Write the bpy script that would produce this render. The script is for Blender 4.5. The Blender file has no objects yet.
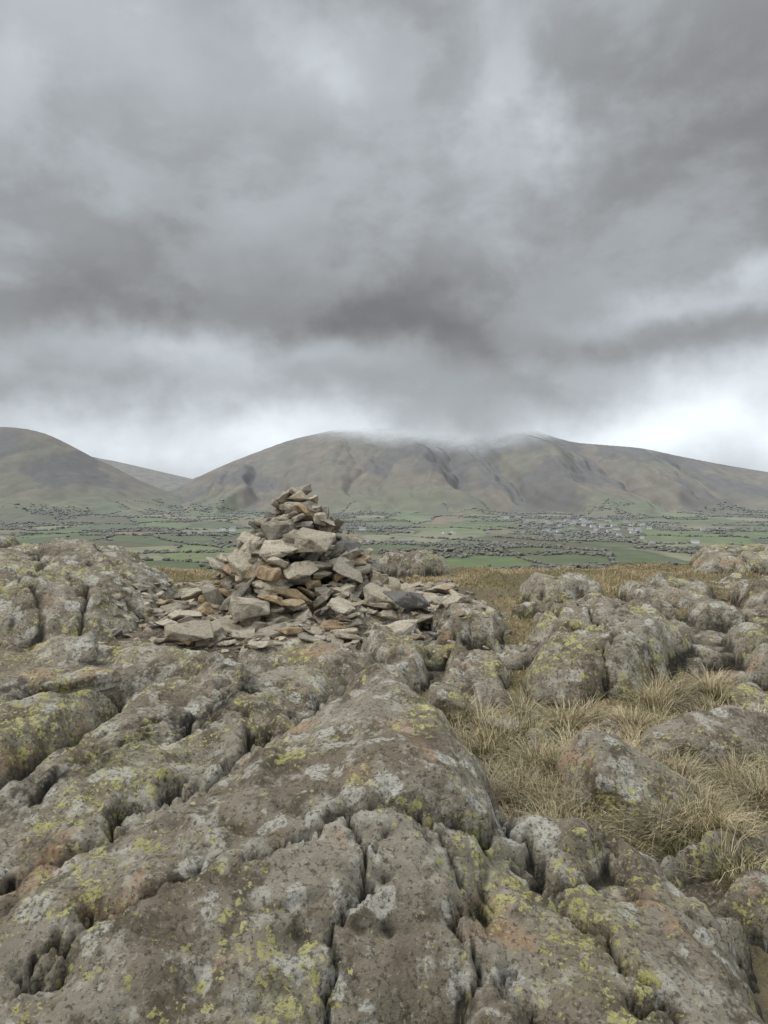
import bpy, bmesh, math, random
import numpy as np
from mathutils import Vector, Matrix, noise as mnoise

rng = np.random.default_rng(7)
random.seed(7)
scene = bpy.context.scene
scene.view_settings.view_transform = 'Standard'
scene.view_settings.look = 'None'
scene.view_settings.exposure = 0
COL = scene.collection

# ---------------------------------------------------------------- numpy noise
def _hash(ix, iy, seed):
    h = (ix * 374761393 + iy * 668265263 + seed * 1442695041) & 0xFFFFFFFF
    h = ((h ^ (h >> 13)) * 1274126177) & 0xFFFFFFFF
    h = (h ^ (h >> 16)) & 0xFFFFFFFF
    h = (h * 2246822519) & 0xFFFFFFFF
    return ((h ^ (h >> 15)) & 0xFFFFFF) / float(0xFFFFFF)
def perlin(x, y, seed=0):
    xi = np.floor(x).astype(np.int64); yi = np.floor(y).astype(np.int64)
    xf = x - xi; yf = y - yi
    u = xf*xf*xf*(xf*(xf*6-15)+10); v = yf*yf*yf*(yf*(yf*6-15)+10)
    def g(ox, oy):
        a = _hash(xi+ox, yi+oy, seed) * 2*np.pi
        return np.cos(a)*(xf-ox) + np.sin(a)*(yf-oy)
    a = g(0,0); b = g(1,0); c = g(0,1); d = g(1,1)
    return ((a+(b-a)*u) + ((c+(d-c)*u)-(a+(b-a)*u))*v) * 1.5
def fbm(x, y, octv=4, seed=0, gain=0.5):
    s = 0; a = 1; f = 1
    for i in range(octv):
        s = s + a*perlin(x*f+i*17.3, y*f-i*9.1, seed+i*13)
        a *= gain; f *= 2.03
    return s
def ridged(x, y, octv=4, seed=0):
    s = 0; a = 1; f = 1
    for i in range(octv):
        s = s + a*(1-np.abs(perlin(x*f+i*7.7, y*f+i*3.1, seed+i*11))*2)
        a *= .5; f *= 2.07
    return s/2
def voronoi(x, y, seed=0):
    xi = np.floor(x).astype(np.int64); yi = np.floor(y).astype(np.int64)
    f1 = np.full(x.shape, 1e9); f2 = np.full(x.shape, 1e9)
    cx = np.zeros(x.shape); cy = np.zeros(x.shape); cid = np.zeros(x.shape)
    for ox in (-1,0,1):
        for oy in (-1,0,1):
            gx = xi+ox; gy = yi+oy
            px = gx + _hash(gx, gy, seed); py = gy + _hash(gx, gy, seed+91)
            d = np.hypot(px-x, py-y)
            m = d < f1
            f2 = np.where(m, f1, np.minimum(f2, d))
            cid = np.where(m, _hash(gx, gy, seed+177), cid)
            cx = np.where(m, px, cx); cy = np.where(m, py, cy)
            f1 = np.where(m, d, f1)
    return f1, f2, cid, cx, cy
def sstep(a, b, x):
    t = np.clip((x-a)/(b-a), 0, 1); return t*t*(3-2*t)

# ---------------------------------------------------------------- mesh helper
def make_mesh(name, verts, faces, mat=None, attrs=None, cols=None, smooth=False):
    verts = np.asarray(verts, dtype=np.float32); faces = np.asarray(faces, dtype=np.int32)
    k = faces.shape[1]
    me = bpy.data.meshes.new(name)
    me.vertices.add(len(verts)); me.vertices.foreach_set("co", verts.ravel())
    me.loops.add(faces.size); me.loops.foreach_set("vertex_index", faces.ravel())
    me.polygons.add(len(faces))
    me.polygons.foreach_set("loop_start", np.arange(0, faces.size, k, dtype=np.int32))
    me.update(calc_edges=True)
    me.polygons.foreach_set("use_smooth", np.full(len(faces), smooth, dtype=bool))
    if attrs:
        for n, a in attrs.items():
            at = me.attributes.new(n, 'FLOAT', 'POINT')
            at.data.foreach_set("value", np.asarray(a, dtype=np.float32).ravel())
    if cols is not None:
        at = me.attributes.new("col", 'FLOAT_COLOR', 'POINT')
        c = np.ones((len(verts), 4), dtype=np.float32); c[:, :3] = cols
        at.data.foreach_set("color", c.ravel())
    if mat: me.materials.append(mat)
    me.validate()
    ob = bpy.data.objects.new(name, me)
    COL.objects.link(ob)
    return ob
def grid_faces(nx, ny):
    i = np.arange(nx-1)[None, :]; j = np.arange(ny-1)[:, None]
    a = j*nx + i
    return np.stack([a, a+1, a+1+nx, a+nx], -1).reshape(-1, 4)

# ---------------------------------------------------------------- materials
class NG:
    def __init__(s, nt): s.nt = nt; s.n = nt.nodes; s.l = nt.links
    def new(s, t, **kw):
        nd = s.n.new(t)
        for k, v in kw.items(): setattr(nd, k, v)
        return nd
    def put(s, sock, v):
        if isinstance(v, bpy.types.NodeSocket): s.l.new(v, sock)
        elif isinstance(v, (tuple, list)) and len(v) == 3 and sock.type == 'RGBA': sock.default_value = (*v, 1)
        else: sock.default_value = v
    def math(s, op, a, b=0.0, c=None, clamp=False):
        nd = s.new('ShaderNodeMath', operation=op, use_clamp=clamp)
        s.put(nd.inputs[0], a); s.put(nd.inputs[1], b)
        if c is not None: s.put(nd.inputs[2], c)
        return nd.outputs[0]
    def vmath(s, op, a, b=None, scale=None):
        nd = s.new('ShaderNodeVectorMath', operation=op)
        s.put(nd.inputs[0], a)
        if b is not None: s.put(nd.inputs[1], b)
        if scale is not None: s.put(nd.inputs['Scale'], scale)
        return nd.outputs[0]
    def noise(s, vec, scale, detail=4, rough=.55, dist=0, col=False):
        nd = s.new('ShaderNodeTexNoise'); s.put(nd.inputs['Vector'], vec)
        nd.inputs['Scale'].default_value = scale; nd.inputs['Detail'].default_value = detail
        nd.inputs['Roughness'].default_value = rough; nd.inputs['Distortion'].default_value = dist
        return nd.outputs['Color' if col else 'Fac']
    def voro(s, vec, scale, feature='F1'):
        nd = s.new('ShaderNodeTexVoronoi', feature=feature); s.put(nd.inputs['Vector'], vec)
        nd.inputs['Scale'].default_value = scale
        return nd
    def mr(s, v, a, b, c=0.0, d=1.0, smooth=True):
        nd = s.new('ShaderNodeMapRange', interpolation_type='SMOOTHSTEP' if smooth else 'LINEAR')
        s.put(nd.inputs[0], v); s.put(nd.inputs[1], a); s.put(nd.inputs[2], b)
        s.put(nd.inputs[3], c); s.put(nd.inputs[4], d)
        return nd.outputs[0]
    def mix(s, f, a, b, blend='MIX'):
        nd = s.new('ShaderNodeMix', data_type='RGBA', blend_type=blend)
        s.put(nd.inputs[0], f); s.put(nd.inputs[6], a); s.put(nd.inputs[7], b)
        return nd.outputs[2]
    def sep(s, v):
        nd = s.new('ShaderNodeSeparateColor'); s.put(nd.inputs[0], v); return nd.outputs
    def attr(s, name, out='Fac'):
        nd = s.new('ShaderNodeAttribute', attribute_name=name); return nd.outputs[out]
def new_mat(name):
    m = bpy.data.materials.new(name); m.use_nodes = True
    g = NG(m.node_tree); b = g.n['Principled BSDF']
    b.inputs['Roughness'].default_value = .85
    b.inputs['Specular IOR Level'].default_value = .25
    return m, g, b
def bump(g, h, dist, strength=1.0, prev=None):
    nd = g.new('ShaderNodeBump'); nd.inputs['Distance'].default_value = dist
    nd.inputs['Strength'].default_value = strength
    g.put(nd.inputs['Height'], h)
    if prev is not None: g.put(nd.inputs['Normal'], prev)
    return nd.outputs[0]

def rock_material(name):
    m, g, b = new_mat(name)
    P = g.new('ShaderNodeNewGeometry').outputs['Position']
    big = g.sep(g.noise(P, 2.0, 5, .60, col=True))
    mid = g.sep(g.noise(P, 7.5, 6, .68, col=True))
    fin = g.sep(g.noise(P, 60, 4, .72, col=True))
    wob = g.vmath('SCALE', g.vmath('SUBTRACT', g.noise(P, 18, 3, .65, col=True), (.5,.5,.5)), scale=.075)
    Pw = g.vmath('ADD', P, wob)
    c = g.mix(g.mr(big[0], .38, .62), (.205,.168,.118), (.325,.287,.222))
    c = g.mix(g.mr(mid[0], .50, .62, 0, .8), c, (.48,.445,.375))
    c = g.mix(g.mr(mid[1], .50, .62, 0, .85), c, (.105,.083,.054))
    c = g.mix(g.mr(g.math('ADD', big[1], g.math('MULTIPLY', mid[2], .5)), .78, .92, 0, .45), c, (.21,.19,.095))
    c = g.mix(g.mr(g.math('ADD', big[2], g.math('MULTIPLY', mid[0], .4)), .79, .89, 0, .6), c, (.40,.25,.135))
    # pale crust lichen
    v = g.voro(Pw, 9); r = g.sep(v.outputs['Color'])
    rad = g.mr(r[0], .40, 1, 0, .60, False)
    disc = g.mr(g.math('SUBTRACT', v.outputs['Distance'], rad), -.07, .02, 1, 0)
    c = g.mix(g.math('MULTIPLY', disc, g.mr(fin[0], .38, .54, .1, .75)), c, (.57,.55,.48))
    # yellow-green map lichen
    zone = g.mr(g.math('ADD', big[1], g.math('MULTIPLY', mid[1], .35)), .62, .78, .38, 1)
    for sc, lo, ch in ((16, .54, 1), (34, .50, 0), (75, .60, 2)):
        v = g.voro(Pw, sc); r = g.sep(v.outputs['Color'])
        rad = g.math('MULTIPLY', g.mr(r[ch], lo, 1, 0, .72, False), zone)
        disc = g.mr(g.math('SUBTRACT', v.outputs['Distance'], rad), -.08, .0, 1, 0)
        disc = g.math('MULTIPLY', disc, g.mr(fin[1], .38, .54, .1, .95))
        c = g.mix(g.math('MULTIPLY', disc, .9), c, g.mix(r[(ch+1) % 3], (.41,.385,.125), (.57,.53,.23)))
    c = g.mix(g.mr(fin[2], .38, .48, .75, 0), c, (.065,.052,.035))
    c = g.mix(g.mr(fin[0], .56, .68, 0, .4), c, (.54,.50,.43))
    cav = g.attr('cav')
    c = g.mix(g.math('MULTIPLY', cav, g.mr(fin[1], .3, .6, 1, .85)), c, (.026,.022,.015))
    wet = g.attr('wet')
    c = g.mix(g.math('MULTIPLY', wet, g.mr(mid[0], .42, .56, 1, .2)), c, (.032,.029,.025))
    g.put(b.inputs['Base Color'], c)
    g.put(b.inputs['Normal'], bump(g, g.noise(P, 13, 8, .74), .045, 1.0))
    return m
ROCK = rock_material('lichen_rock')

def stone_material(name):
    m, g, b = new_mat(name)
    P = g.new('ShaderNodeNewGeometry').outputs['Position']
    t = g.attr('tint'); t2 = g.attr('tint2')
    c = g.mix(t, (.22,.192,.152), (.54,.47,.355))
    c = g.mix(g.mr(t2, .84, .98), c, (.44,.32,.19))
    c = g.mix(g.mr(t2, .0, .24, 1, 0), c, (.17,.163,.15))
    n = g.sep(g.noise(P, 10, 6, .7, col=True)); f = g.sep(g.noise(P, 90, 3, .7, col=True))
    c = g.mix(g.mr(n[0], .52, .64, 0, .7), c, (.165,.13,.09))
    c = g.mix(g.mr(n[1], .54, .66, 0, .6), c, (.60,.56,.46))
    c = g.mix(g.mr(n[2], .62, .70, 0, .5), c, (.30,.31,.12))
    c = g.mix(g.mr(f[0], .38, .55, .4, 0), c, (.09,.07,.05))
    g.put(b.inputs['Base Color'], c)
    g.put(b.inputs['Normal'], bump(g, g.noise(P, 24, 7, .72), .025, 1.0))
    return m
STONE = stone_material('cairn_stone')

def ground_material():
    m, g, b = new_mat('turf_and_soil')
    P = g.new('ShaderNodeNewGeometry').outputs['Position']
    bare = g.attr('bare')
    n1 = g.noise(P, 1.6, 5, .65); n2 = g.noise(P, 12, 6, .7); n3 = g.noise(P, 70, 4, .7)
    turf = g.mix(g.mr(n1, .38, .62), (.20,.165,.075), (.31,.245,.125))
    turf = g.mix(g.mr(n2, .45, .65, 0, .8), turf, (.13,.11,.045))
    turf = g.mix(g.mr(n3, .45, .65, 0, .7), turf, (.09,.065,.04))
    soil = g.mix(g.mr(n2, .35, .65), (.07,.053,.037), (.18,.145,.105))
    soil = g.mix(g.mr(n3, .52, .65, 0, .8), soil, (.36,.31,.25))
    g.put(b.inputs['Base Color'], g.mix(bare, turf, soil))
    g.put(b.inputs['Normal'], bump(g, g.math('ADD', n2, g.math('MULTIPLY', n3, .4)), .05, 1))
    return m
TURF = ground_material()

def grass_material():
    m, g, b = new_mat('dry_grass')
    g.put(b.inputs['Base Color'], g.attr('col', 'Color'))
    b.inputs['Roughness'].default_value = .6
    return m
GRASS = grass_material()

# ---------------------------------------------------------------- near relief
def base_h(x, y):
    ys = [-60,-10,-2,1.5,2,2.8,4,4.8,5.3,6.5,8.5,9.6,11,13,17]
    zs = [-9,-1.2,-.3,-.25,-.10,.10,.23,.40,.53,.60,.60,.42,-.05,-.7,-2.2]
    z = np.interp(y, ys, zs)
    z = z - .10*np.maximum(np.abs(x)-6, 0)
    z = z + .05*fbm(x*.9, y*.9, 4, 5) + .012*fbm(x*5, y*5, 3, 8)
    z = z + .12*sstep(6.4, 7.6, y)*fbm(x*.8+4, y*.6, 5, 21)
    return z

def poly_sd(x, y, poly):
    d = np.full(x.shape, 1e9); ins = np.zeros(x.shape, bool)
    n = len(poly)
    for i in range(n):
        ax, ay = poly[i]; bx, by = poly[(i+1) % n]
        ex, ey = bx-ax, by-ay
        t = np.clip(((x-ax)*ex+(y-ay)*ey)/(ex*ex+ey*ey), 0, 1)
        d = np.minimum(d, np.hypot(x-ax-t*ex, y-ay-t*ey))
        if ey != 0:
            c = ((ay > y) != (by > y)) & (x < ex*(y-ay)/ey + ax)
            ins ^= c
    return np.where(ins, d, -d)
def line_d(X, Y, pl):
    d = np.full(X.shape, 1e9)
    for (ax, ay), (bx, by) in zip(pl[:-1], pl[1:]):
        ex, ey = bx-ax, by-ay
        t = np.clip(((X-ax)*ex+(Y-ay)*ey)/(ex*ex+ey*ey), 0, 1)
        d = np.minimum(d, np.hypot(X-ax-t*ex, Y-ay-t*ey))
    return d

# poly (metres), reference point, z there, slope x, slope y, rounding radius, drop
SLABS = [
 # central whaleback (its top follows a crest profile, see rock_h)
 ([(-.22,3.98),(.12,3.96),(.33,3.45),(.46,2.95),(.50,2.5),(.45,1.0),(-2.4,1.0),(-1.9,1.9),(-1.25,2.36),(-.98,2.62),(-.66,3.08),(-.40,3.52)], (0,3.0),.62,0,0,.32,.42),
 # left shelf (runs in under the whaleback)
 ([(-.20,3.60),(-.24,4.22),(-.45,4.40),(-.95,4.15),(-1.30,4.0),(-1.42,3.5),(-1.62,3.0),(-1.60,2.3),(-1.20,2.1),(-.75,2.5),(-.50,2.95),(-.30,3.3)], (-1.1,3.2),.40,.0,.18,.16,.22),
 ([(-1.38,3.98),(-2.4,3.52),(-3.2,2.6),(-3.0,1.6),(-1.66,2.0),(-1.70,3.0),(-1.49,3.5)], (-1.8,3.0),.42,.03,.13,.18,.24),
 ([(-3.6,3.7),(-3.4,4.8),(-1.3,4.85),(-.85,4.6),(-.95,4.28),(-1.6,4.08),(-2.45,3.70)], (-1.8,4.4),.51,.02,.10,.18,.28),
 ([(-.92,4.6),(-.4,4.46),(-.12,4.34),(-.06,4.75),(-.5,5.0),(-.95,4.95)], (-.5,4.7),.51,.0,.1,.15,.2),
 # left hump
 ([(-4.6,5.0),(-2.4,4.92),(-1.75,5.05),(-1.55,5.6),(-1.75,6.6),(-2.3,7.3),(-4.8,7.3)], (-2.6,6.1),.95,-.06,.13,.75,.42),
 ([(-6.5,4.5),(-4.8,5.0),(-5.0,7.5),(-7,7.5)], (-5.5,6),.9,0,.05,.6,.4),
 # bottom right slabs
 ([(.20,2.80),(.70,2.88),(.98,2.72),(1.12,2.45),(1.04,2.05),(1.12,1.0),(.15,1.0),(.15,2.3)], (.75,2.4),.235,-.12,.19,.18,.24),
 ([(1.04,2.62),(1.25,2.76),(2.2,2.7),(2.3,1.0),(1.20,1.0),(1.12,2.05),(1.20,2.45)], (1.4,2.3),.13,-.03,.15,.12,.18),
 ([(1.0,2.80),(1.3,2.88),(1.75,2.86),(1.7,3.0),(1.2,3.0)], (1.3,2.9),.19,0,.1,.08,.1),
 # right group: bedrock under the blocks
 ([(-.1,4.55),(.4,4.75),(.9,4.75),(1.8,4.7),(2.1,4.45),(3.6,4.4),(4.2,6.5),(3.0,6.6),(1.8,6.45),(1.0,5.95),(.2,5.95)], (1.4,5.3),.50,.0,.09,.12,.14),
 ([(.74,4.42),(1.08,4.16),(1.50,4.30),(2.04,4.85),(2.04,5.45),(1.35,5.65),(.86,5.15)], (1.35,5.0),.69,.03,.15,.28,.54),
 ([(.30,4.30),(.52,4.13),(.72,4.22),(.77,4.74),(.45,4.90),(.29,4.6)], (.55,4.5),.50,-.12,.20,.13,.38),
 ([(-.10,4.48),(.10,4.28),(.27,4.4),(.34,4.97),(.17,5.29),(-.14,5.2)], (.15,4.9),.57,.10,.16,.13,.32),
 ([(.36,5.0),(.82,4.95),(.88,5.5),(.6,5.78),(.32,5.55)], (.7,5.3),.66,-.08,.12,.13,.28),
 ([(-.38,5.30),(.28,5.38),(.32,5.85),(-.1,6.0)], (.1,5.6),.63,.06,.08,.12,.2),
 ([(.90,5.68),(1.3,5.64),(1.44,5.87),(1.0,6.0)], (1.2,5.8),.67,.1,.05,.10,.22),
 ([(1.08,6.0),(1.45,5.88),(1.82,6.0),(1.76,6.5),(1.15,6.5)], (1.45,6.2),.79,-.10,.08,.16,.34),
 ([(1.46,5.64),(2.1,5.53),(2.22,5.87),(1.5,5.87)], (1.7,5.7),.66,.08,.05,.12,.22),
 ([(1.90,5.93),(2.6,5.78),(2.75,6.4),(1.93,6.5)], (2.3,6.1),.73,-.08,.08,.14,.28),
 ([(2.66,5.63),(3.6,5.5),(3.9,6.3),(2.8,6.4)], (3.2,6.0),.75,.05,.06,.18,.28),
 ([(2.13,5.28),(3.0,5.18),(3.3,5.57),(2.2,5.72)], (2.7,5.5),.66,-.05,.08,.13,.24),
 ([(2.08,4.5),(2.5,4.3),(3.3,4.35),(3.4,5.05),(2.15,5.16)], (2.5,4.8),.60,-.06,.14,.22,.38),
 ([(1.72,4.15),(2.1,3.95),(2.7,4.0),(2.6,4.3),(2.0,4.45)], (2.0,4.2),.36,0,.15,.12,.25),
 ([(2.3,6.8),(3.2,6.7),(3.4,7.2),(2.4,7.2)], (2.8,7.0),.70,0,.05,.2,.15),
 ([(3.0,7.7),(5.4,7.5),(5.4,9.0),(3.5,9.0)], (4.0,8.2),.88,.05,.02,.4,.35),
 ([(-.15,8.0),(.35,7.8),(.8,8.0),(.7,8.5),(0,8.5)], (.2,8.2),.82,-.12,.02,.2,.3),
 ([(-1.8,8.2),(-1.1,8.1),(-1.0,8.6),(-1.8,8.7)], (-1.4,8.4),.70,0,.0,.3,.25),
 ([(.58,3.72),(.76,3.64),(.88,3.85),(.7,3.96)], (.72,3.8),.30,.05,.1,.1,.12),
 ([(.98,3.92),(1.2,3.87),(1.28,4.03),(1.0,4.06)], (1.1,4.0),.31,.0,.1,.08,.1),
]
CRACKS = [
 ([(-.33,3.85),(-.43,3.52),(-.68,3.08),(-1.0,2.62),(-1.28,2.36),(-1.9,1.9)], .030,.12),
 ([(-.50,3.95),(-.85,3.66),(-.92,3.40),(-1.25,3.15),(-1.3,2.85),(-1.62,2.62)], .020,.10),
 ([(-.60,3.50),(-1.0,3.52),(-1.42,3.36)], .012,.05),
 ([(-1.7,3.1),(-2.1,3.0),(-2.6,3.1)], .013,.05),
 ([(-.10,2.42),(-.06,2.2),(-.09,2.0),(-.05,1.6)], .012,.07),
 ([(-.95,2.0),(-.72,2.2),(-.5,2.32),(-.2,2.38),(.05,2.48),(.2,2.5),(.44,2.7)], .015,.08),
 ([(.12,2.48),(.22,2.3),(.26,2.1),(.42,1.9)], .012,.06),
 ([(.42,2.85),(.44,2.62),(.62,2.35),(.70,2.0),(.85,1.4)], .014,.08),
 ([(.46,2.5),(.8,2.45),(1.1,2.3)], .009,.05),
 ([(-2.0,5.0),(-2.2,5.6),(-2.9,6.2)], .03,.08),
 ([(-1.7,5.6),(-2.4,5.5),(-3.4,5.7)], .03,.06),
 ([(1.2,4.2),(1.35,4.7),(1.3,5.4)], .012,.07),
 ([(.9,4.7),(1.4,4.75),(1.9,5.0)], .010,.03),
 ([(2.5,5.2),(2.7,6.2)], .03,.1),([(3.1,5.2),(3.0,6.2)], .03,.1),
]

def rock_h(x, y):
    wx = x + .07*fbm(x*2.3, y*2.3, 4, 31) + .018*fbm(x*9, y*9, 3, 35)
    wy = y + .07*fbm(x*2.3, y*2.3, 4, 41) + .018*fbm(x*9, y*9, 3, 45)
    H = np.full(x.shape, -5.0); calm = np.zeros(x.shape)
    for k_, (poly, (cx, cy), z0, gx, gy, rr, drop) in enumerate(SLABS):
        xs = [p[0] for p in poly]; ys = [p[1] for p in poly]
        mrg = .5
        idx = np.where((x > min(xs)-mrg) & (x < max(xs)+mrg) & (y > min(ys)-mrg) & (y < max(ys)+mrg))
        if len(idx[0]) == 0: continue
        X = wx[idx]; Y = wy[idx]
        sd = poly_sd(X, Y, poly)
        t = np.clip(sd/rr, 0, 1)
        prof = (1-(1-t)**2.2)**.75
        top = z0 + gx*(X-cx) + gy*(Y-cy)
        if k_ == 0:
            yy = Y + .35*np.maximum(-X-.2, 0)      # brow swings back towards the left
            top = sum(np.interp(yy+o, [0,1.5,1.9,2.2,2.5,2.75,3.0,3.3,3.8,4.2], [-.6,-.12,.17,.385,.525,.59,.63,.66,.67,.65]) for o in (-.06,0,.06))/3
            dc = line_d(X, Y, [(.02,3.9),(.05,3.3),(-.02,2.8),(-.12,2.4),(-.25,1.9),(-.4,1.2)])
            top = top - .32*np.maximum(dc-.04, 0)**1.25
            calm[idx] = sstep(.02, .15, sd)*sstep(2.35, 2.7, Y)
        h = top - drop*(1-prof) - 4.0*np.maximum(-sd, 0)
        H[idx] = np.maximum(H[idx], h)
    ux, uy = x*.90+y*.44, -x*.44+y*.90
    wx2 = ux + .14*fbm(x*1.7, y*1.7, 5, 61); wy2 = uy + .14*fbm(x*1.7, y*1.7, 5, 71)
    for s, amp, sl, seed in ((.60,.036,.17,101),(.27,.012,.12,102),(.10,.003,.07,103)):
        f1, f2, cid, ccx, ccy = voronoi(wx2/s, wy2/(s*1.15), seed)
        r1 = _hash((ccx*977).astype(np.int64), (ccy*977).astype(np.int64), 5)-.5
        r2 = _hash((ccx*977).astype(np.int64), (ccy*977).astype(np.int64), 6)-.5
        f = (cid-.5)*2*amp + (r1*(wx2/s-ccx)*s + r2*(wy2/(s*1.15)-ccy)*s*1.15)*2*sl
        e = f2-f1
        msk = sstep(.0, .35, fbm(x*1.3, y*1.3, 3, seed+7))
        H = H + f*sstep(0, .12, e)*(.35+.65*msk)*(1-.55*calm)
        H = H - amp*(.8 if s > .5 else .45)*msk*np.exp(-(e*s/.009)**2)*(1-.9*calm)
    H = H + .05*fbm(x*1.5, y*1.5, 3, 81) + .014*(ridged(x*3.2, y*2.4, 3, 83)-.5)
    bl = np.abs(perlin(x*5.5+wx, y*5.5, 84)); H = H + .010*(bl-.25)
    s = .05; q = (H + .03*fbm(x*2.2, y*2.2, 4, 87) + .25*x*.3)/s; fq = np.floor(q); fr = q-fq
    lm = sstep(.0, .35, fbm(x*1.0, y*1.0, 3, 88))*(1-.7*calm)
    H = H + .5*lm*s*(sstep(.3, .7, fr)-fr)
    rough = sstep(-.2, .5, fbm(x*.9, y*.9, 2, 86))
    H = H + (.003+.008*rough)*fbm(x*14, y*14, 5, 85, .6)
    for pl, w, dp in CRACKS:
        xs = [p[0] for p in pl]; ys = [p[1] for p in pl]
        idx = np.where((x > min(xs)-.3) & (x < max(xs)+.3) & (y > min(ys)-.3) & (y < max(ys)+.3))
        if len(idx[0]) == 0: continue
        X = x[idx] + .08*fbm(x[idx]*4, y[idx]*4, 5, 51, .6); Y = y[idx] + .08*fbm(x[idx]*4, y[idx]*4, 5, 55, .6)
        d = line_d(X, Y, pl)
        ww = w*(.4+1.2*np.abs(fbm(X*3, Y*3, 2, 57)))
        H[idx] -= dp*np.exp(-(d/ww)**2) + dp*.35*np.exp(-(d/(ww*4))**2)
    return H

def axis(*segs):
    return np.concatenate([np.arange(a, b, s) for a, b, s in segs])
yo = axis((.2,1.6,.03),(1.6,4.4,.007),(4.4,6.6,.011),(6.6,9.6,.02))
xp = axis((0,1.4,.008),(1.4,2.8,.012),(2.8,5.0,.02),(5,7.2,.05))
xo = np.concatenate([-xp[::-1][:-1], xp])
XO, YO = np.meshgrid(xo, yo)
ZR = rock_h(XO, YO); ZB = base_h(XO, YO)
def blur(a, k):
    for ax in (0, 1):
        c = np.cumsum(np.pad(a, [(k+1, k) if i == ax else (0, 0) for i in (0, 1)], mode='edge'), axis=ax)
        if ax == 0: a = (c[2*k+1:] - c[:-2*k-1])/(2*k+1)
        else: a = (c[:, 2*k+1:] - c[:, :-2*k-1])/(2*k+1)
    return a
surf = np.maximum(ZR, ZB-.02)
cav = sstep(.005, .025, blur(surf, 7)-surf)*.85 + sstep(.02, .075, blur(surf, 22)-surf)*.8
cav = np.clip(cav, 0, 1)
wn1 = .16*fbm(XO*3, YO*3, 6, 301, .65); wn2 = .16*fbm(XO*3, YO*3, 6, 302, .65)
dw = np.minimum(line_d(XO+wn1, YO+wn2, [(-.70,3.85),(-.9,3.5),(-1.1,3.2),(-1.35,2.9)]),
                line_d(XO+wn1, YO+wn2, [(-2.4,3.75),(-1.7,4.0),(-1.1,4.15)]))
wet = sstep(.20, .0, dw)
keep = ZR > ZB-.04
F = grid_faces(len(xo), len(yo))
kv = keep.ravel()
F = F[kv[F].any(axis=1)]
used = np.zeros(kv.size, bool); used[F.ravel()] = True
remap = np.cumsum(used)-1
V = np.stack([XO.ravel(), YO.ravel(), ZR.ravel()], 1)
V[:, 2] = np.maximum(V[:, 2], (ZB.ravel()-.15))
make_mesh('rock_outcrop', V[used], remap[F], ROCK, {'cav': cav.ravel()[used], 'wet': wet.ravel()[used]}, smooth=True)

def bil(grid, x, y):
    i = np.clip(np.searchsorted(xo, x)-1, 0, len(xo)-2); j = np.clip(np.searchsorted(yo, y)-1, 0, len(yo)-2)
    tx = np.clip((x-xo[i])/(xo[i+1]-xo[i]), 0, 1); ty = np.clip((y-yo[j])/(yo[j+1]-yo[j]), 0, 1)
    return (grid[j, i]*(1-tx)+grid[j, i+1]*tx)*(1-ty) + (grid[j+1, i]*(1-tx)+grid[j+1, i+1]*tx)*ty

CAIRN = (-.70, 6.25)
def bare_f(x, y):
    d = np.hypot((x-CAIRN[0])/1.5, (y-CAIRN[1]+.35)/1.35)
    b = sstep(1.25, .8, d+.25*fbm(x*2, y*2, 3, 12))
    b = np.maximum(b, sstep(-.05, .3, fbm(x*1.6, y*1.6, 4, 19))*sstep(5, 4, y))
    b = np.maximum(b, sstep(.0, .4, fbm(x*1.1, y*1.1, 4, 23))*.6*sstep(9, 6, y))
    b = np.maximum(b, sstep(2.6, 2.0, y))
    return b
yg = axis((-60,-2,2.0),(-2,1.6,.1),(1.6,6,.025),(6,10,.04),(10,17.2,.15))
xg_ = axis((0,4,.03),(4,9,.08),(9,62,2.0)); xg = np.concatenate([-xg_[::-1][:-1], xg_])
XG, YG = np.meshgrid(xg, yg)
ZG = base_h(XG, YG)
make_mesh('ground', np.stack([XG.ravel(), YG.ravel(), ZG.ravel()], 1), grid_faces(len(xg), len(yg)), TURF,
                   {'bare': bare_f(XG, YG).ravel()}, smooth=True)

# ---------------------------------------------------------------- stones
def stone_proto(seed, flat=.38, detail=1, npts=14, bev=.05):
    r = random.Random(seed)
    bm = bmesh.new()
    for i in range(npts):
        v = Vector((r.uniform(-1,1), r.uniform(-1,1), r.uniform(-1,1)))
        m = max(abs(c) for c in v)
        v = v/m*r.uniform(.8, 1)
        bm.verts.new((v.x, v.y*.72, v.z*flat))
    res = bmesh.ops.convex_hull(bm, input=bm.verts)
    bmesh.ops.delete(bm, geom=[e for e in res['geom_interior'] if isinstance(e, bmesh.types.BMVert)], context='VERTS')
    bmesh.ops.dissolve_limit(bm, angle_limit=math.radians(14), verts=bm.verts, edges=bm.edges)
    if bev: bmesh.ops.bevel(bm, geom=list(bm.edges), offset=bev, segments=1, affect='EDGES', clamp_overlap=True)
    bmesh.ops.triangulate(bm, faces=bm.faces)
    if detail:
        bmesh.ops.subdivide_edges(bm, edges=bm.edges, cuts=detail, use_grid_fill=True)
        bmesh.ops.triangulate(bm, faces=bm.faces)
        for v in bm.verts:
            v.co += mnoise.noise_vector(v.co*2.3+Vector((seed*3.1, 0, 0)))*.07
            v.co += mnoise.noise_vector(v.co*6+Vector((seed*3.1, 5, 0)))*.03
    bm.verts.index_update()
    vs = np.array([v.co[:] for v in bm.verts]); fs = np.array([[v.index for v in f.verts] for f in bm.faces])
    bm.free()
    return vs, fs
def rotm(ax, ay, az):
    from mathutils import Euler
    return np.array(Euler((ax, ay, az)).to_matrix())
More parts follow.
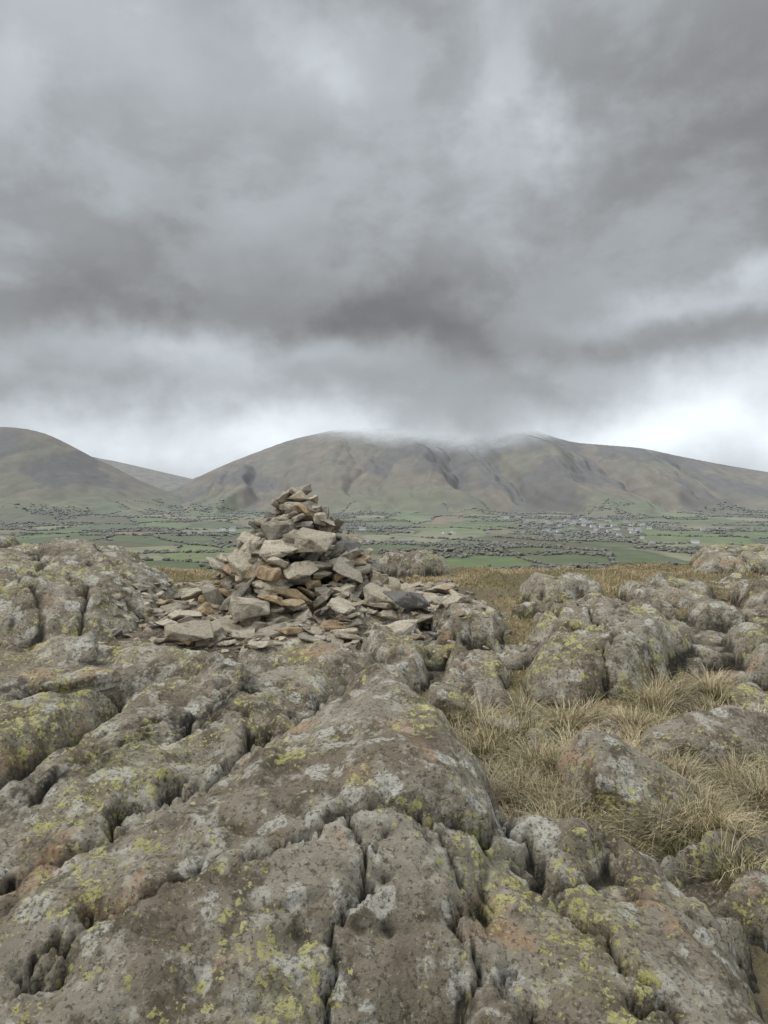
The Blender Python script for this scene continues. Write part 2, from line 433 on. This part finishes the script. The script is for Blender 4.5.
class Batch:
    def __init__(s): s.v = []; s.f = []; s.t = []; s.t2 = []; s.n = 0
    def add(s, proto, pos, size, rot, t, t2):
        vs, fs = proto
        v = (vs*np.array(size)) @ rotm(*rot).T + np.array(pos)
        s.v.append(v); s.f.append(fs+s.n); s.n += len(v)
        s.t.append(np.full(len(v), t)); s.t2.append(np.full(len(v), t2))
    def build(s, name, mat):
        return make_mesh(name, np.concatenate(s.v), np.concatenate(s.f), mat,
                         {'tint': np.concatenate(s.t), 'tint2': np.concatenate(s.t2)})
protos = [stone_proto(i, flat=random.uniform(.30, .6)) for i in range(26)]
slabs_p = [stone_proto(100+i, flat=random.uniform(.20, .32), npts=16) for i in range(10)]
smallp = [stone_proto(200+i, flat=random.uniform(.3, .6), detail=0, npts=10, bev=.0) for i in range(14)]

cz = .55; CH = .96; CR = .83
B = Batch(); r = random.Random(12)
z = 0.02
while z < CH:
    f = 1-z/CH
    R = CR*(f**1.0)+.02
    step = .06 if z < .6 else .05
    rr = R
    while rr > -.05:
        sz = r.uniform(.065, .12)
        n = max(1, int(2*math.pi*max(rr, .05)/(sz*1.5)))
        ph = r.uniform(0, 6.28)
        for i in range(n):
            a = ph + i*2*math.pi/n + r.uniform(-.12, .12)
            if rr < R-.25: continue
            rad = max(rr,0) + r.uniform(-.06, .04)
            ex = 1.05 if math.cos(a) > 0 else 1.0
            s_ = sz*r.choice((.6,.8,1,1,1.3,1.6))*r.uniform(.85, 1.15)
            if z > .7: s_ = min(s_, .10)
            tilt = r.uniform(-.3, .7)
            p = r.choice(protos if (r.random() < .65 or z > .7) else slabs_p)
            B.add(p, (CAIRN[0]+rad*ex*math.cos(a), CAIRN[1]+rad*.95*math.sin(a), cz+z+r.uniform(-.03, .03)),
                  (s_, s_, s_), (r.uniform(-.4,.4)-tilt*math.sin(a)*-1, r.uniform(-.4,.4)+tilt*math.cos(a), r.uniform(0, 6.28)),
                  r.random(), r.random())
        rr -= .13
    z += step
big = [(-1.06,5.95,.98,.17,(.15,-.95,.25),.8,.4),(-.98,5.84,.90,.14,(.1,-.75,.1),.5,.5),(-1.16,5.95,.80,.14,(.2,-.5,.3),.7,.6),
       (-.80,5.82,1.05,.15,(.5,-.15,.2),.95,.5),(-.52,5.82,1.10,.16,(.45,.15,-.3),.6,.3),(-.62,5.68,.90,.14,(.5,0,.5),.6,.85),
       (-.28,5.80,.86,.14,(.5,.45,.2),.7,.4),(-.82,5.68,.80,.13,(.6,-.2,.1),.85,.5),(-.74,6.15,1.38,.11,(.1,-.3,.4),.3,.5),
       (-.70,6.2,1.48,.07,(.15,.45,.1),.6,.5),(-.60,6.12,1.35,.10,(.3,.3,-.2),.7,.4),(-.80,6.12,1.28,.11,(.2,-.4,.3),.9,.4),
       (.16,5.55,.70,.17,(.35,.35,.5),.05,.0),(-.02,5.75,.72,.14,(.3,.4,-.3),.7,.5),(-.95,5.40,.66,.15,(.2,.1,.4),.6,.5),
       (-.30,5.40,.68,.14,(.4,.1,1.2),.8,.5),(-1.42,5.9,.70,.15,(.1,-.3,.1),.7,.6),(-1.28,5.05,.58,.17,(.35,.1,.3),.5,.5)]
for i, (x, y, zz, s_, rot, t, t2) in enumerate(big):
    B.add((slabs_p if i % 2 and i != 9 else protos)[i % 10], (x, y, zz), (s_, s_, s_*1.1), rot, t, t2)
B.build('cairn', STONE)

B = Batch()
cnt = 0
while cnt < 2300:
    a = r.uniform(0, 6.28); d = abs(r.gauss(0, .58))+.42
    x = CAIRN[0] + d*1.2*math.cos(a) ; y = CAIRN[1] + d*math.sin(a)*1.2-.1
    if y < 4.75 or x < -2.2 or x > .8: continue
    X = np.array([x]); Y = np.array([y])
    g_ = max(float(bil(ZR, X, Y)[0]), float(bil(ZB, X, Y)[0]))
    if g_ > .75: continue
    k = math.exp(-max(d-.8, 0)*1.6)
    s_ = min(.12, r.lognormvariate(-3.4, .6))*(.65+.5*k)
    p = r.choice(slabs_p if s_ > .06 else smallp)
    B.add(p, (x, y, g_+s_*.12), (s_, s_, s_), (r.uniform(-.3,.3), r.uniform(-.3,.3), r.uniform(0, 6.28)), .2+.8*r.random(), r.random())
    cnt += 1
for _ in range(260):
    x = r.uniform(-1.5, 3.2); y = r.uniform(2.7, 6.8)
    X = np.array([x]); Y = np.array([y]); zr = float(bil(ZR, X, Y)[0]); zb = float(bil(ZB, X, Y)[0])
    if zr > zb-.02: continue
    s_ = min(.07, r.lognormvariate(-3.7, .6))
    B.add(r.choice(smallp), (x, y, zb+s_*.1), (s_, s_, s_), (r.uniform(-.3,.3), r.uniform(-.3,.3), r.uniform(0, 6.28)), r.random()*.6, r.uniform(.1,.7))
B.build('loose_stones', STONE)

# ---------------------------------------------------------------- boulders
def boulder(name, loc, size, rot, seed, sub=6, k=14):
    rr = np.random.default_rng(seed)
    bm = bmesh.new(); bmesh.ops.create_icosphere(bm, subdivisions=sub, radius=1)
    d = np.array([v.co[:] for v in bm.verts]); fs = np.array([[v.index for v in f.verts] for f in bm.faces]); bm.free()
    nrm = rr.normal(size=(k, 3)); nrm /= np.linalg.norm(nrm, axis=1)[:, None]
    nrm = np.vstack([nrm, [0,0,1]]); off = rr.uniform(.62, .95, size=len(nrm)); off[-1] = .7
    dn = d @ nrm.T
    rad = off[None]/np.maximum(dn, .05)
    q = 22.0
    rad = (np.sum(rad**-q, axis=1))**(-1/q)
    v = d*rad[:, None]
    n = np.array([mnoise.fractal(Vector(p)*1.6+Vector((seed,0,0)), 1.0, 2.0, 5) for p in v])
    n2 = np.array([mnoise.ridged_multi_fractal(Vector(p)*2.2+Vector((0,seed,0)), .9, 2.0, 5, 1.0, 2.0) for p in v])
    v = v*(1+.07*n+.025*(n2-1))[:, None]
    v = (v*np.array(size)) @ rotm(*rot).T + np.array(loc)
    return make_mesh(name, v, fs, ROCK, smooth=True)
boulder('boulder', (1.00,3.32,.22), (.26,.27,.27), (.35,.15,.35), 6)
boulder('boulder', (1.54,3.70,.28), (.25,.19,.17), (.2,-.05,.3), 9)
boulder('boulder', (2.05,3.45,.24), (.26,.3,.16), (.1,.1,.8), 14)
boulder('boulder', (-1.52,3.98,.52), (.17,.14,.07), (.1,0,.4), 21, 5)
boulder('boulder', (.34,4.18,.36), (.12,.12,.11), (.1,0,.4), 25, 5)
boulder('boulder', (.62,4.0,.25), (.13,.10,.09), (.1,.2,.9), 29, 5)

# ---------------------------------------------------------------- grass
def blades(name, px, py, pz, h, w, az, lean, col):
    n = len(px)
    dx, dy = np.cos(az), np.sin(az)
    sx, sy = -dy*w, dx*w
    vs = []
    for t, ww in ((0, 1), (.45, .8), (.8, .5)):
        ox = dx*lean*h*t**1.8; oy = dy*lean*h*t**1.8
        oz = h*(t - .35*lean*t**2)
        vs.append(np.stack([px+ox-sx*ww, py+oy-sy*ww, pz+oz], 1)); vs.append(np.stack([px+ox+sx*ww, py+oy+sy*ww, pz+oz], 1))
    vs.append(np.stack([px+dx*lean*h*1.1, py+dy*lean*h*1.1, pz+h*(1-.45*lean)], 1))
    V = np.stack(vs, 1).reshape(-1, 3)
    b = np.arange(n)[:, None]*7
    F = np.concatenate([b+np.array(q)[None] for q in ([0,1,3],[0,3,2],[2,3,5],[2,5,4],[4,5,6])])
    return make_mesh(name, V, F, GRASS, cols=np.repeat(col, 7, axis=0))
straw = np.array([.60,.52,.34]); straw2 = np.array([.38,.29,.165]); green = np.array([.14,.17,.06]); olive = np.array([.20,.18,.08])
def in_ground(x, y, eps=0.0):
    return bil(ZR, x, y) < bil(ZB, x, y)+eps
tc = []
spots = [(.72,3.35,.12),(.66,3.1,.10),(.80,3.15,.08),(1.32,3.25,.14),(1.5,3.15,.15),(1.75,3.3,.15),(1.25,3.0,.1),(.6,3.9,.12),(1.4,4.0,.15),(1.7,3.9,.15),(.75,3.6,.1),(1.2,3.55,.1),(2.1,3.85,.2)]
for sx_, sy_, sp_ in spots:
    for _ in range(20):
        tc.append((sx_+rng.normal(0, sp_), sy_+rng.normal(0, sp_)))
while len(tc) < 340:
    x = rng.uniform(.4, 3.0); y = rng.uniform(2.75, 4.5)
    if in_ground(np.array([x]), np.array([y]))[0]: tc.append((x, y))
px=[];py=[];h=[];az=[];ln=[];cl=[]
for (x, y) in tc:
    if not in_ground(np.array([x]), np.array([y]), .04)[0]: continue
    n = int(rng.uniform(50, 260)); R = rng.uniform(.02, .08); H = rng.uniform(.06, .20)
    g_ = rng.random()
    a = rng.uniform(0, 6.28, n); rad = R*np.sqrt(rng.random(n))
    px.append(x+rad*np.cos(a)); py.append(y+rad*np.sin(a)); az.append(a+rng.normal(0, .5, n))
    h.append(H*rng.uniform(.4, 1.3, n)); ln.append(np.clip(.3+rad/R*.7+rng.normal(0,.25,n), .1, 1.4))
    k = rng.random(n)[:, None]; base = straw*(1-k)+straw2*k
    if rng.random() < .3: base = base*.7
    isg = (rng.random(n) < (.5 if g_ > .75 else .08))[:, None]
    cl.append(np.where(isg, green*(1-k)+olive*k, base)*rng.uniform(.7, 1.15, n)[:, None])
px=np.concatenate(px);py=np.concatenate(py);h=np.concatenate(h);az=np.concatenate(az);ln=np.concatenate(ln);cl=np.concatenate(cl)
pz = np.maximum(bil(ZB, px, py), bil(ZR, px, py))-.01
blades('grass_tussocks', px, py, pz, h, np.full(len(px), .0016), az, ln, cl)
N = 230000
x = rng.uniform(-6, 6, N); y = 2.6+7.4*rng.random(N)**.8
ok = in_ground(x, y, .0) & (bare_f(x, y) < rng.random(N)*.8)
x=x[ok];y=y[ok];n=len(x)
pat = fbm(x*1.1, y*1.1, 3, 99)
k = np.clip(.5+1.2*pat+rng.normal(0,.2,n), 0, 1)[:, None]
c = (straw2*1.15*k + olive*.85*(1-k))*rng.uniform(.7,1.15,n)[:, None]
blades('turf_grass', x, y, bil(ZB, x, y)-.005, rng.uniform(.018,.055,n)*(1+.5*pat), np.full(n,.0022), rng.uniform(0,6.28,n), rng.uniform(.3,1.3,n), c)
N=70000
x = rng.uniform(-2.5, 2.2, N); y = rng.uniform(1.9, 4.8, N)
cv = bil(cav, x, y); ok = (cv > .75) & (rng.random(N) < .35) & (fbm(x*1.5, y*1.5, 3, 77) > .12)
x=x[ok];y=y[ok];n=len(x)
k=rng.random(n)[:,None]
blades('crevice_grass', x, y, np.maximum(bil(ZR,x,y),bil(ZB,x,y))-.004, rng.uniform(.008,.035,n), np.full(n,.0012), rng.uniform(0,6.28,n), rng.uniform(.2,1,n), green*k+olive*(1-k))

# ---------------------------------------------------------------- far terrain
BX=[-9000,-2600,-1888,-1530,-1101,-672,-279,114,543,1044,1330,1520,1830,2050,2259,2745,3690,5120,9000]
BZ=[-150,-150,-110,-8,200,368,455,440,465,455,348,328,296,246,212,130,36,-60,-120]
LX=[-9000,-5000,-3200,-2700,-2297,-2028,-1900,-1788,-1650,-1519,-1310,-1000,-600,9000]
LZ=[500,480,430,390,371,358,300,232,150,80,-20,-140,-152,-152]
RX=[-9000,-4500,-3700,-3160,-2770,-2280,-1940,-1500,-900,0,9000]
RZ=[600,520,430,375,312,200,120,55,-40,-160,-160]
def far_h(x, y):
    val = -150 + 10*fbm(x/700, y/700, 3, 201) + 2.5*fbm(x/150, y/150, 2, 203) + 38*sstep(2200, 4200, y)
    slope = -1.6 - .165*(y-15)
    z = np.where(slope > val, slope, val)
    t0 = np.zeros(x.shape); gl = np.zeros(x.shape)
    def mtn(z, t0, gl, xs, zs, yc, foot, back, amp, sx, seed, skew):
        Hc = sum(np.interp(x+o, xs, zs) for o in (-90,-45,0,45,90))/5
        ycx = yc + 250*fbm(x/1500, x*0+seed, 2, seed+3)
        fx = foot + 300*fbm(x/800, x*0+seed*1.7, 3, seed+4)
        t = np.clip((y-fx)/(ycx-fx), 0, 1); tb = np.clip((back-y)/(back-ycx), 0, 1)
        tt = np.where(y < ycx, t, tb)
        prof = .55*tt + .45*tt*tt*(3-2*tt)
        wv = .35*fbm(x/1200, y/1200, 2, seed)
        u = x/sx + (y-ycx)*skew/sx + wv + .12*fbm(x/300, y/400, 3, seed+2)
        rd = np.abs(perlin(u, 0*u+.3, seed+9))*2.2
        rd2 = np.abs(perlin(u*2.6, .15*u+.3, seed+10))*2.2
        rd3 = np.abs(perlin(u*6.1, y/900, seed+14))*2.2
        carve = (1-np.clip(rd,0,1))**1.2*amp + (1-np.clip(rd2,0,1))*amp*.28 + (1-np.clip(rd3,0,1))*amp*.08
        env = np.clip(tt*(1-tt)*4, 0, 1)**.9
        hgt = (Hc+150)
        m = -150 + hgt*prof - carve*env*np.clip(hgt/450, 0, 1) + env*12*fbm(x/200, y/300, 5, seed+20)*np.clip(hgt/300,0,1)
        mm = np.where((hgt > 5) & (tt > 0), m, -400)
        hit = mm > z
        gl = np.where(hit, (1-np.clip(rd,0,1))*.5+(1-np.clip(rd2,0,1))*.35+(1-np.clip(rd3,0,1))*.15, gl)
        t0 = np.where(hit, prof*np.clip(hgt/450,0,1.2), t0)
        return np.maximum(z, mm), t0, gl
    z, t0, gl = mtn(z, t0, gl, RX, RZ, 7500, 5600, 9500, 60, 600, 300, .3)
    z, t0, gl = mtn(z, t0, gl, BX, BZ, 5500, 3500, 8000, 125, 560, 417, .15)
    z, t0, gl = mtn(z, t0, gl, LX, LZ, 4600, 2900, 6500, 70, 600, 500, -.2)
    return z, t0, gl
yf = np.concatenate([axis((14,60,6),(60,1000,30),(1000,4000,8),(4000,6000,12),(6000,12000,60)), np.array([12500, 16000, 24000, 40000])])
xf_ = axis((0,2000,9),(2000,5000,22),(5000,9000,80)); xf_ = np.concatenate([xf_, [12000, 20000, 40000]])
xf = np.concatenate([-xf_[::-1][:-1], xf_])
XF, YF = np.meshgrid(xf, yf)
ZF, T0, GL = far_h(XF, YF)
HAZE_TINT = np.array([.305,.315,.322])
def tint_haze(c, d):  # aerial haze painted into vertex colours, stronger with distance
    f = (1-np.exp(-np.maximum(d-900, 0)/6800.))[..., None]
    return c*(1-f)+HAZE_TINT*f
FS = 210.
def field_vor(x, y):
    wx = x + 60*fbm(x/400, y/400, 3, 601); wy = y + 60*fbm(x/400, y/400, 3, 602)
    return voronoi((wx*.9+wy*.25)/FS, (wy*.9-wx*.25)/(FS*1.5), 700)
f1, f2, fid, _, _ = field_vor(XF, YF)
pal = np.array([[.11,.145,.06],[.15,.18,.08],[.21,.205,.125],[.095,.115,.055],[.19,.155,.095],[.125,.16,.065],[.10,.092,.055]])
fc = pal[(fid*6.99).astype(int)]
fc = fc*(1+.18*fbm(XF/60, YF/60, 2, 612))[..., None]
hedge = (np.exp(-((f2-f1)*FS/12)**2)*.6)[..., None]
fc = fc*(1-hedge)+np.array([.055,.06,.038])*hedge
wood = sstep(.05, .28, fbm(XF/420, YF/260, 4, 620))[..., None]*.7
fc = fc*(1-wood)+np.array([.08,.074,.05])*wood
brown = np.array([.145,.108,.066]); heath = np.array([.055,.045,.042]); bgreen = np.array([.12,.135,.06])
nz = fbm(XF/450, YF/900, 5, 630)
mc = brown[None,None]*(1+.3*fbm(XF/90, YF/150, 4, 640))[..., None]
olv = np.array([.115,.108,.06]); k = sstep(-.05,.4,fbm(XF/600, YF/900, 4, 633))[..., None]*.65; mc = mc*(1-k)+olv*k
k = sstep(.05,.35, nz+.4*(sstep(-300,600,XF))*sstep(.3,.6,T0)-.08)[..., None]*.85; mc = mc*(1-k)+heath*k
k = (sstep(.5,.9,GL)*sstep(.2,.5,T0)*.4)[..., None]; mc = mc*(1-k)+heath*.85*k
k = (sstep(.42,.10,T0+.2*nz)*.9)[..., None]; mc = mc*(1-k)+bgreen*k
k = sstep(.03,.24,T0+.1*fbm(XF/200,YF/200,3,650))[..., None]
FC = fc*(1-k)+mc*k
near = sstep(1500, 1000, YF)[..., None]
FC = FC*(1-near)+np.array([.2,.17,.08])*near
FC = tint_haze(FC, np.hypot(XF, YF))  # terrain colours carry painted haze
fm, g, b = new_mat('fellside_haze_tint')
P = g.new('ShaderNodeNewGeometry').outputs['Position']
nn = g.noise(P, .012, 6, .7)
ac = g.attr('col','Color')
cc = g.mix(g.mr(nn, .35, .65, .0, .5), ac, g.mix(.5, ac, (.10,.098,.09)))
sepp = g.new('ShaderNodeSeparateXYZ'); g.put(sepp.inputs[0], P)
g.put(b.inputs['Base Color'], cc); b.inputs['Roughness'].default_value = 1; b.inputs['Specular IOR Level'].default_value = 0
gx = g.math('POWER', g.math('ABSOLUTE', g.math('DIVIDE', g.math('SUBTRACT', sepp.outputs[0], 540), 760)), 2)
gx = g.math('MULTIPLY', g.math('EXPONENT', g.math('MULTIPLY', gx, -1)), 140)
zz = g.math('ADD', g.math('ADD', sepp.outputs[2], gx), g.math('MULTIPLY', g.math('SUBTRACT', g.noise(P, .0022, 4, .6), .5), 240))
g.put(b.inputs['Alpha'], g.mr(zz, 320, 540, 1, .0))
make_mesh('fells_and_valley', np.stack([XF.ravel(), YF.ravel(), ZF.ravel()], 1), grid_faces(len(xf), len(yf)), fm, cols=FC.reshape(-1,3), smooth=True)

N = 700000
y = 1150+3200*rng.random(N)**1.1; x = rng.uniform(-1, 1, N)*(y*.62+200)
a_, b_, _, _, _ = field_vor(x, y); e = (b_-a_)*FS
w_ = fbm(x/420, y/260, 4, 620); lnz = fbm(x/300, y/300, 2, 688)
pr = np.where(e < 3.5, .5*(lnz > .0), 0) + np.where(w_ > .20, .08, 0)+.0003
ok = rng.random(N) < pr
x=x[ok];y=y[ok]
z, t0, _ = far_h(x, y); ok = t0 < .22; x=x[ok];y=y[ok];z=z[ok]
n = len(x); print('trees', n)
bm = bmesh.new(); bmesh.ops.create_icosphere(bm, subdivisions=1, radius=1)
iv = np.array([v.co[:] for v in bm.verts]); ifc = np.array([[v.index for v in f.verts] for f in bm.faces]); bm.free()
s = np.minimum(rng.lognormal(1.1, .35, n), 6.0)
jit = 1+rng.normal(0, .22, (n, len(iv), 1))
TV = iv[None]*jit*s[:, None, None]*np.array([1.25,1.25,.85]) + np.stack([x, y, z+s*.6], 1)[:, None]
TF = (ifc[None]+(np.arange(n)*len(iv))[:, None, None]).reshape(-1, 3)
tc_ = np.array([.115,.108,.075])[None]*rng.uniform(.75, 1.35, n)[:, None]
tc_ = tint_haze(tc_, y*1.6)  # haze painted into the foliage colour
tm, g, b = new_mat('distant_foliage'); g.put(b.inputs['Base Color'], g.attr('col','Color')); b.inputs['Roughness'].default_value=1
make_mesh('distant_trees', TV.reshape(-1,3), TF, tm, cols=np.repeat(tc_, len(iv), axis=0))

hm, g, b = new_mat('render_and_slate'); g.put(b.inputs['Base Color'], g.attr('col','Color'))
def houses(name, pts):
    vs=[];fs=[];cs=[];n0=0
    for (x, y) in pts:
        z = float(far_h(np.array([x]), np.array([y]))[0][0])
        L = rng.uniform(6, 13); W = rng.uniform(4, 6); Hh = rng.uniform(5, 8); a = rng.uniform(-.6, .6)
        wc = np.array([.80,.79,.76]) if rng.random()<.6 else np.array([.4,.38,.35]); rc = np.array([.2,.205,.21])
        c_, s_ = math.cos(a), math.sin(a)
        def T(px, py, pz): return (x+px*c_-py*s_, y+px*s_+py*c_, z+pz)
        wv = [T(sx*L, sy*W, q) for q in (-2, Hh) for sx, sy in ((-1,-1),(1,-1),(1,1),(-1,1))]
        wv += [T(-L,0,Hh+3), T(L,0,Hh+3)]
        wf = [(0,1,5),(0,5,4),(1,2,6),(1,6,5),(2,3,7),(2,7,6),(3,0,4),(3,4,7),(4,7,8),(5,9,6)]
        rv = [T(sx*(L+.5), sy*(W+.6), Hh-.2) for sx, sy in ((-1,-1),(1,-1),(1,1),(-1,1))] + [T(-L-.5,0,Hh+3.3), T(L+.5,0,Hh+3.3)]
        rf = [(0,1,5),(0,5,4),(2,3,4),(2,4,5)]
        vs += wv; fs += [tuple(i+n0 for i in f) for f in wf]; cs += [wc]*len(wv); n0 += len(wv)
        vs += rv; fs += [tuple(i+n0 for i in f) for f in rf]; cs += [rc]*len(rv); n0 += len(rv)
    cs = tint_haze(np.array(cs), np.array(vs)[:,1]*.9)  # walls and roofs paled by painted haze
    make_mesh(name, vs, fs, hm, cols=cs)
pts = [(rng.normal(780, 130), rng.normal(2950, 190)) for _ in range(80)] + [(rng.normal(250, 60), rng.normal(2600, 50)) for _ in range(4)] \
    + [(rng.normal(-560, 60), rng.normal(2900, 60)) for _ in range(5)] + [(rng.uniform(-1500, 1700), rng.uniform(1900, 3400)) for _ in range(16)]
houses('distant_village', pts)

# ---------------------------------------------------------------- world: overcast sky
w = bpy.data.worlds.new("World"); scene.world = w; w.use_nodes = True
g = NG(w.node_tree); g.n.clear()
out = g.new('ShaderNodeOutputWorld')
sky = g.new('ShaderNodeTexSky', sky_type='NISHITA'); sky.sun_disc = False
SUN_EL, SUN_AZ = math.radians(48), math.radians(-95)
sky.sun_elevation = SUN_EL; sky.sun_rotation = SUN_AZ
bg1 = g.new('ShaderNodeBackground'); g.put(bg1.inputs[0], sky.outputs[0]); bg1.inputs[1].default_value = .09
D = g.vmath('NORMALIZE', g.new('ShaderNodeTexCoord').outputs['Generated'])
sp = g.new('ShaderNodeSeparateXYZ'); g.put(sp.inputs[0], D)
DS = g.vmath('MULTIPLY', D, (1, 1, 1.7))
nB = g.noise(DS, 2.4, 6, .52)
nD = g.noise(g.vmath('ADD', DS, (3.3,1.7,.4)), 4.6, 7, .56, .15)
nE = g.noise(DS, 13.0, 5, .58)
wn = g.sep(g.noise(D, 4.6, 5, .55, col=True))
az_ = g.math('MULTIPLY', g.math('ARCTAN2', sp.outputs[0], sp.outputs[1]), 57.2958)
el_ = g.math('MULTIPLY', g.math('ARCSINE', sp.outputs[2]), 57.2958)
wa = g.math('ADD', az_, g.math('MULTIPLY', g.math('SUBTRACT', wn[0], .5), 24))
we = g.math('ADD', el_, g.math('MULTIPLY', g.math('SUBTRACT', wn[1], .5), g.mr(el_, 0, 20, 5, 16, False)))
BL = [(-23,31,13,5,.18),(-4,27.5,4,3,.15),(10,27,2.6,6,.22),(24,22,11,9,-.12),(-3,33,6,3,-.07),
      (-14,14,14,4.5,-.12),(4,12,16,3.2,-.13),(25,13.2,9,1.3,.28),(22,18,4,3,.05),(-17,10.2,8,1.3,.19),(-4,8.8,10,1.3,.17),(-26,20,8,5,-.02),
      (-12,3.6,13,2.1,.56),(23,3.8,13,2.6,.64),(26,7.6,7,1.2,.22),(3,6,10,1.2,-.07),(6,4.6,5.5,1.0,-.17),(-25,6.0,7,1.4,-.05),(18,7.6,6,.8,-.08),(8,17,9,3,-.01)]
tot = None
for a, e, sa, se, am in BL:
    q1 = g.math('POWER', g.math('ABSOLUTE', g.math('DIVIDE', g.math('SUBTRACT', wa, a), sa)), 2)
    q2 = g.math('POWER', g.math('ABSOLUTE', g.math('DIVIDE', g.math('SUBTRACT', we, e), se)), 2)
    ex = g.math('MULTIPLY', g.math('EXPONENT', g.math('MULTIPLY', g.math('ADD', q1, q2), -.7)), am)
    tot = ex if tot is None else g.math('ADD', tot, ex)
lum = g.math('ADD', tot, .42)
lum = g.math('ADD', lum, g.math('MULTIPLY', g.math('SUBTRACT', nB, .5), .16))
lum = g.math('ADD', lum, g.mr(nD, .42, .60, -.045, .05))
lum = g.math('ADD', lum, g.math('MULTIPLY', g.math('SUBTRACT', nE, .5), .08))
lum = g.math('ADD', lum, g.mr(el_, 36, 60, 0, 1.6))
lum = g.math('ADD', lum, g.mr(sp.outputs[1], .2, -.6, 0, .25))
lum = g.math('SMOOTH_MAX', lum, .15, .12)
tint = g.mix(g.mr(lum, .24, .46), (.965,.985,1.01), (.935,1.0,1.055))
cl_ = g.mix(1.0, tint, lum, 'MULTIPLY')
bg2 = g.new('ShaderNodeBackground'); g.put(bg2.inputs[0], cl_); bg2.inputs[1].default_value = 1.0
mx = g.new('ShaderNodeMixShader'); mx.inputs[0].default_value = .97
g.l.new(bg1.outputs[0], mx.inputs[1]); g.l.new(bg2.outputs[0], mx.inputs[2]); g.l.new(mx.outputs[0], out.inputs[0])
w.cycles.sampling_method = 'MANUAL'; w.cycles.sample_map_resolution = 512

sd = bpy.data.lights.new('sun', 'SUN'); sd.energy = 1.5; sd.angle = math.radians(12); sd.color = (1, .94, .85)
so = bpy.data.objects.new('sun', sd); COL.objects.link(so)
dirv = Vector((math.sin(SUN_AZ)*math.cos(SUN_EL), math.cos(SUN_AZ)*math.cos(SUN_EL), math.sin(SUN_EL)))
so.rotation_euler = dirv.to_track_quat('Z', 'Y').to_euler()

cam = bpy.data.cameras.new('camera'); co = bpy.data.objects.new('camera', cam); COL.objects.link(co)
co.location = (0, 0, 1.5); co.rotation_euler = (math.radians(90), 0, 0)
cam.sensor_fit = 'VERTICAL'; cam.sensor_height = 36; cam.lens = 27.04; cam.shift_y = -.0215
cam.clip_start = .05; cam.clip_end = 100000
scene.camera = co
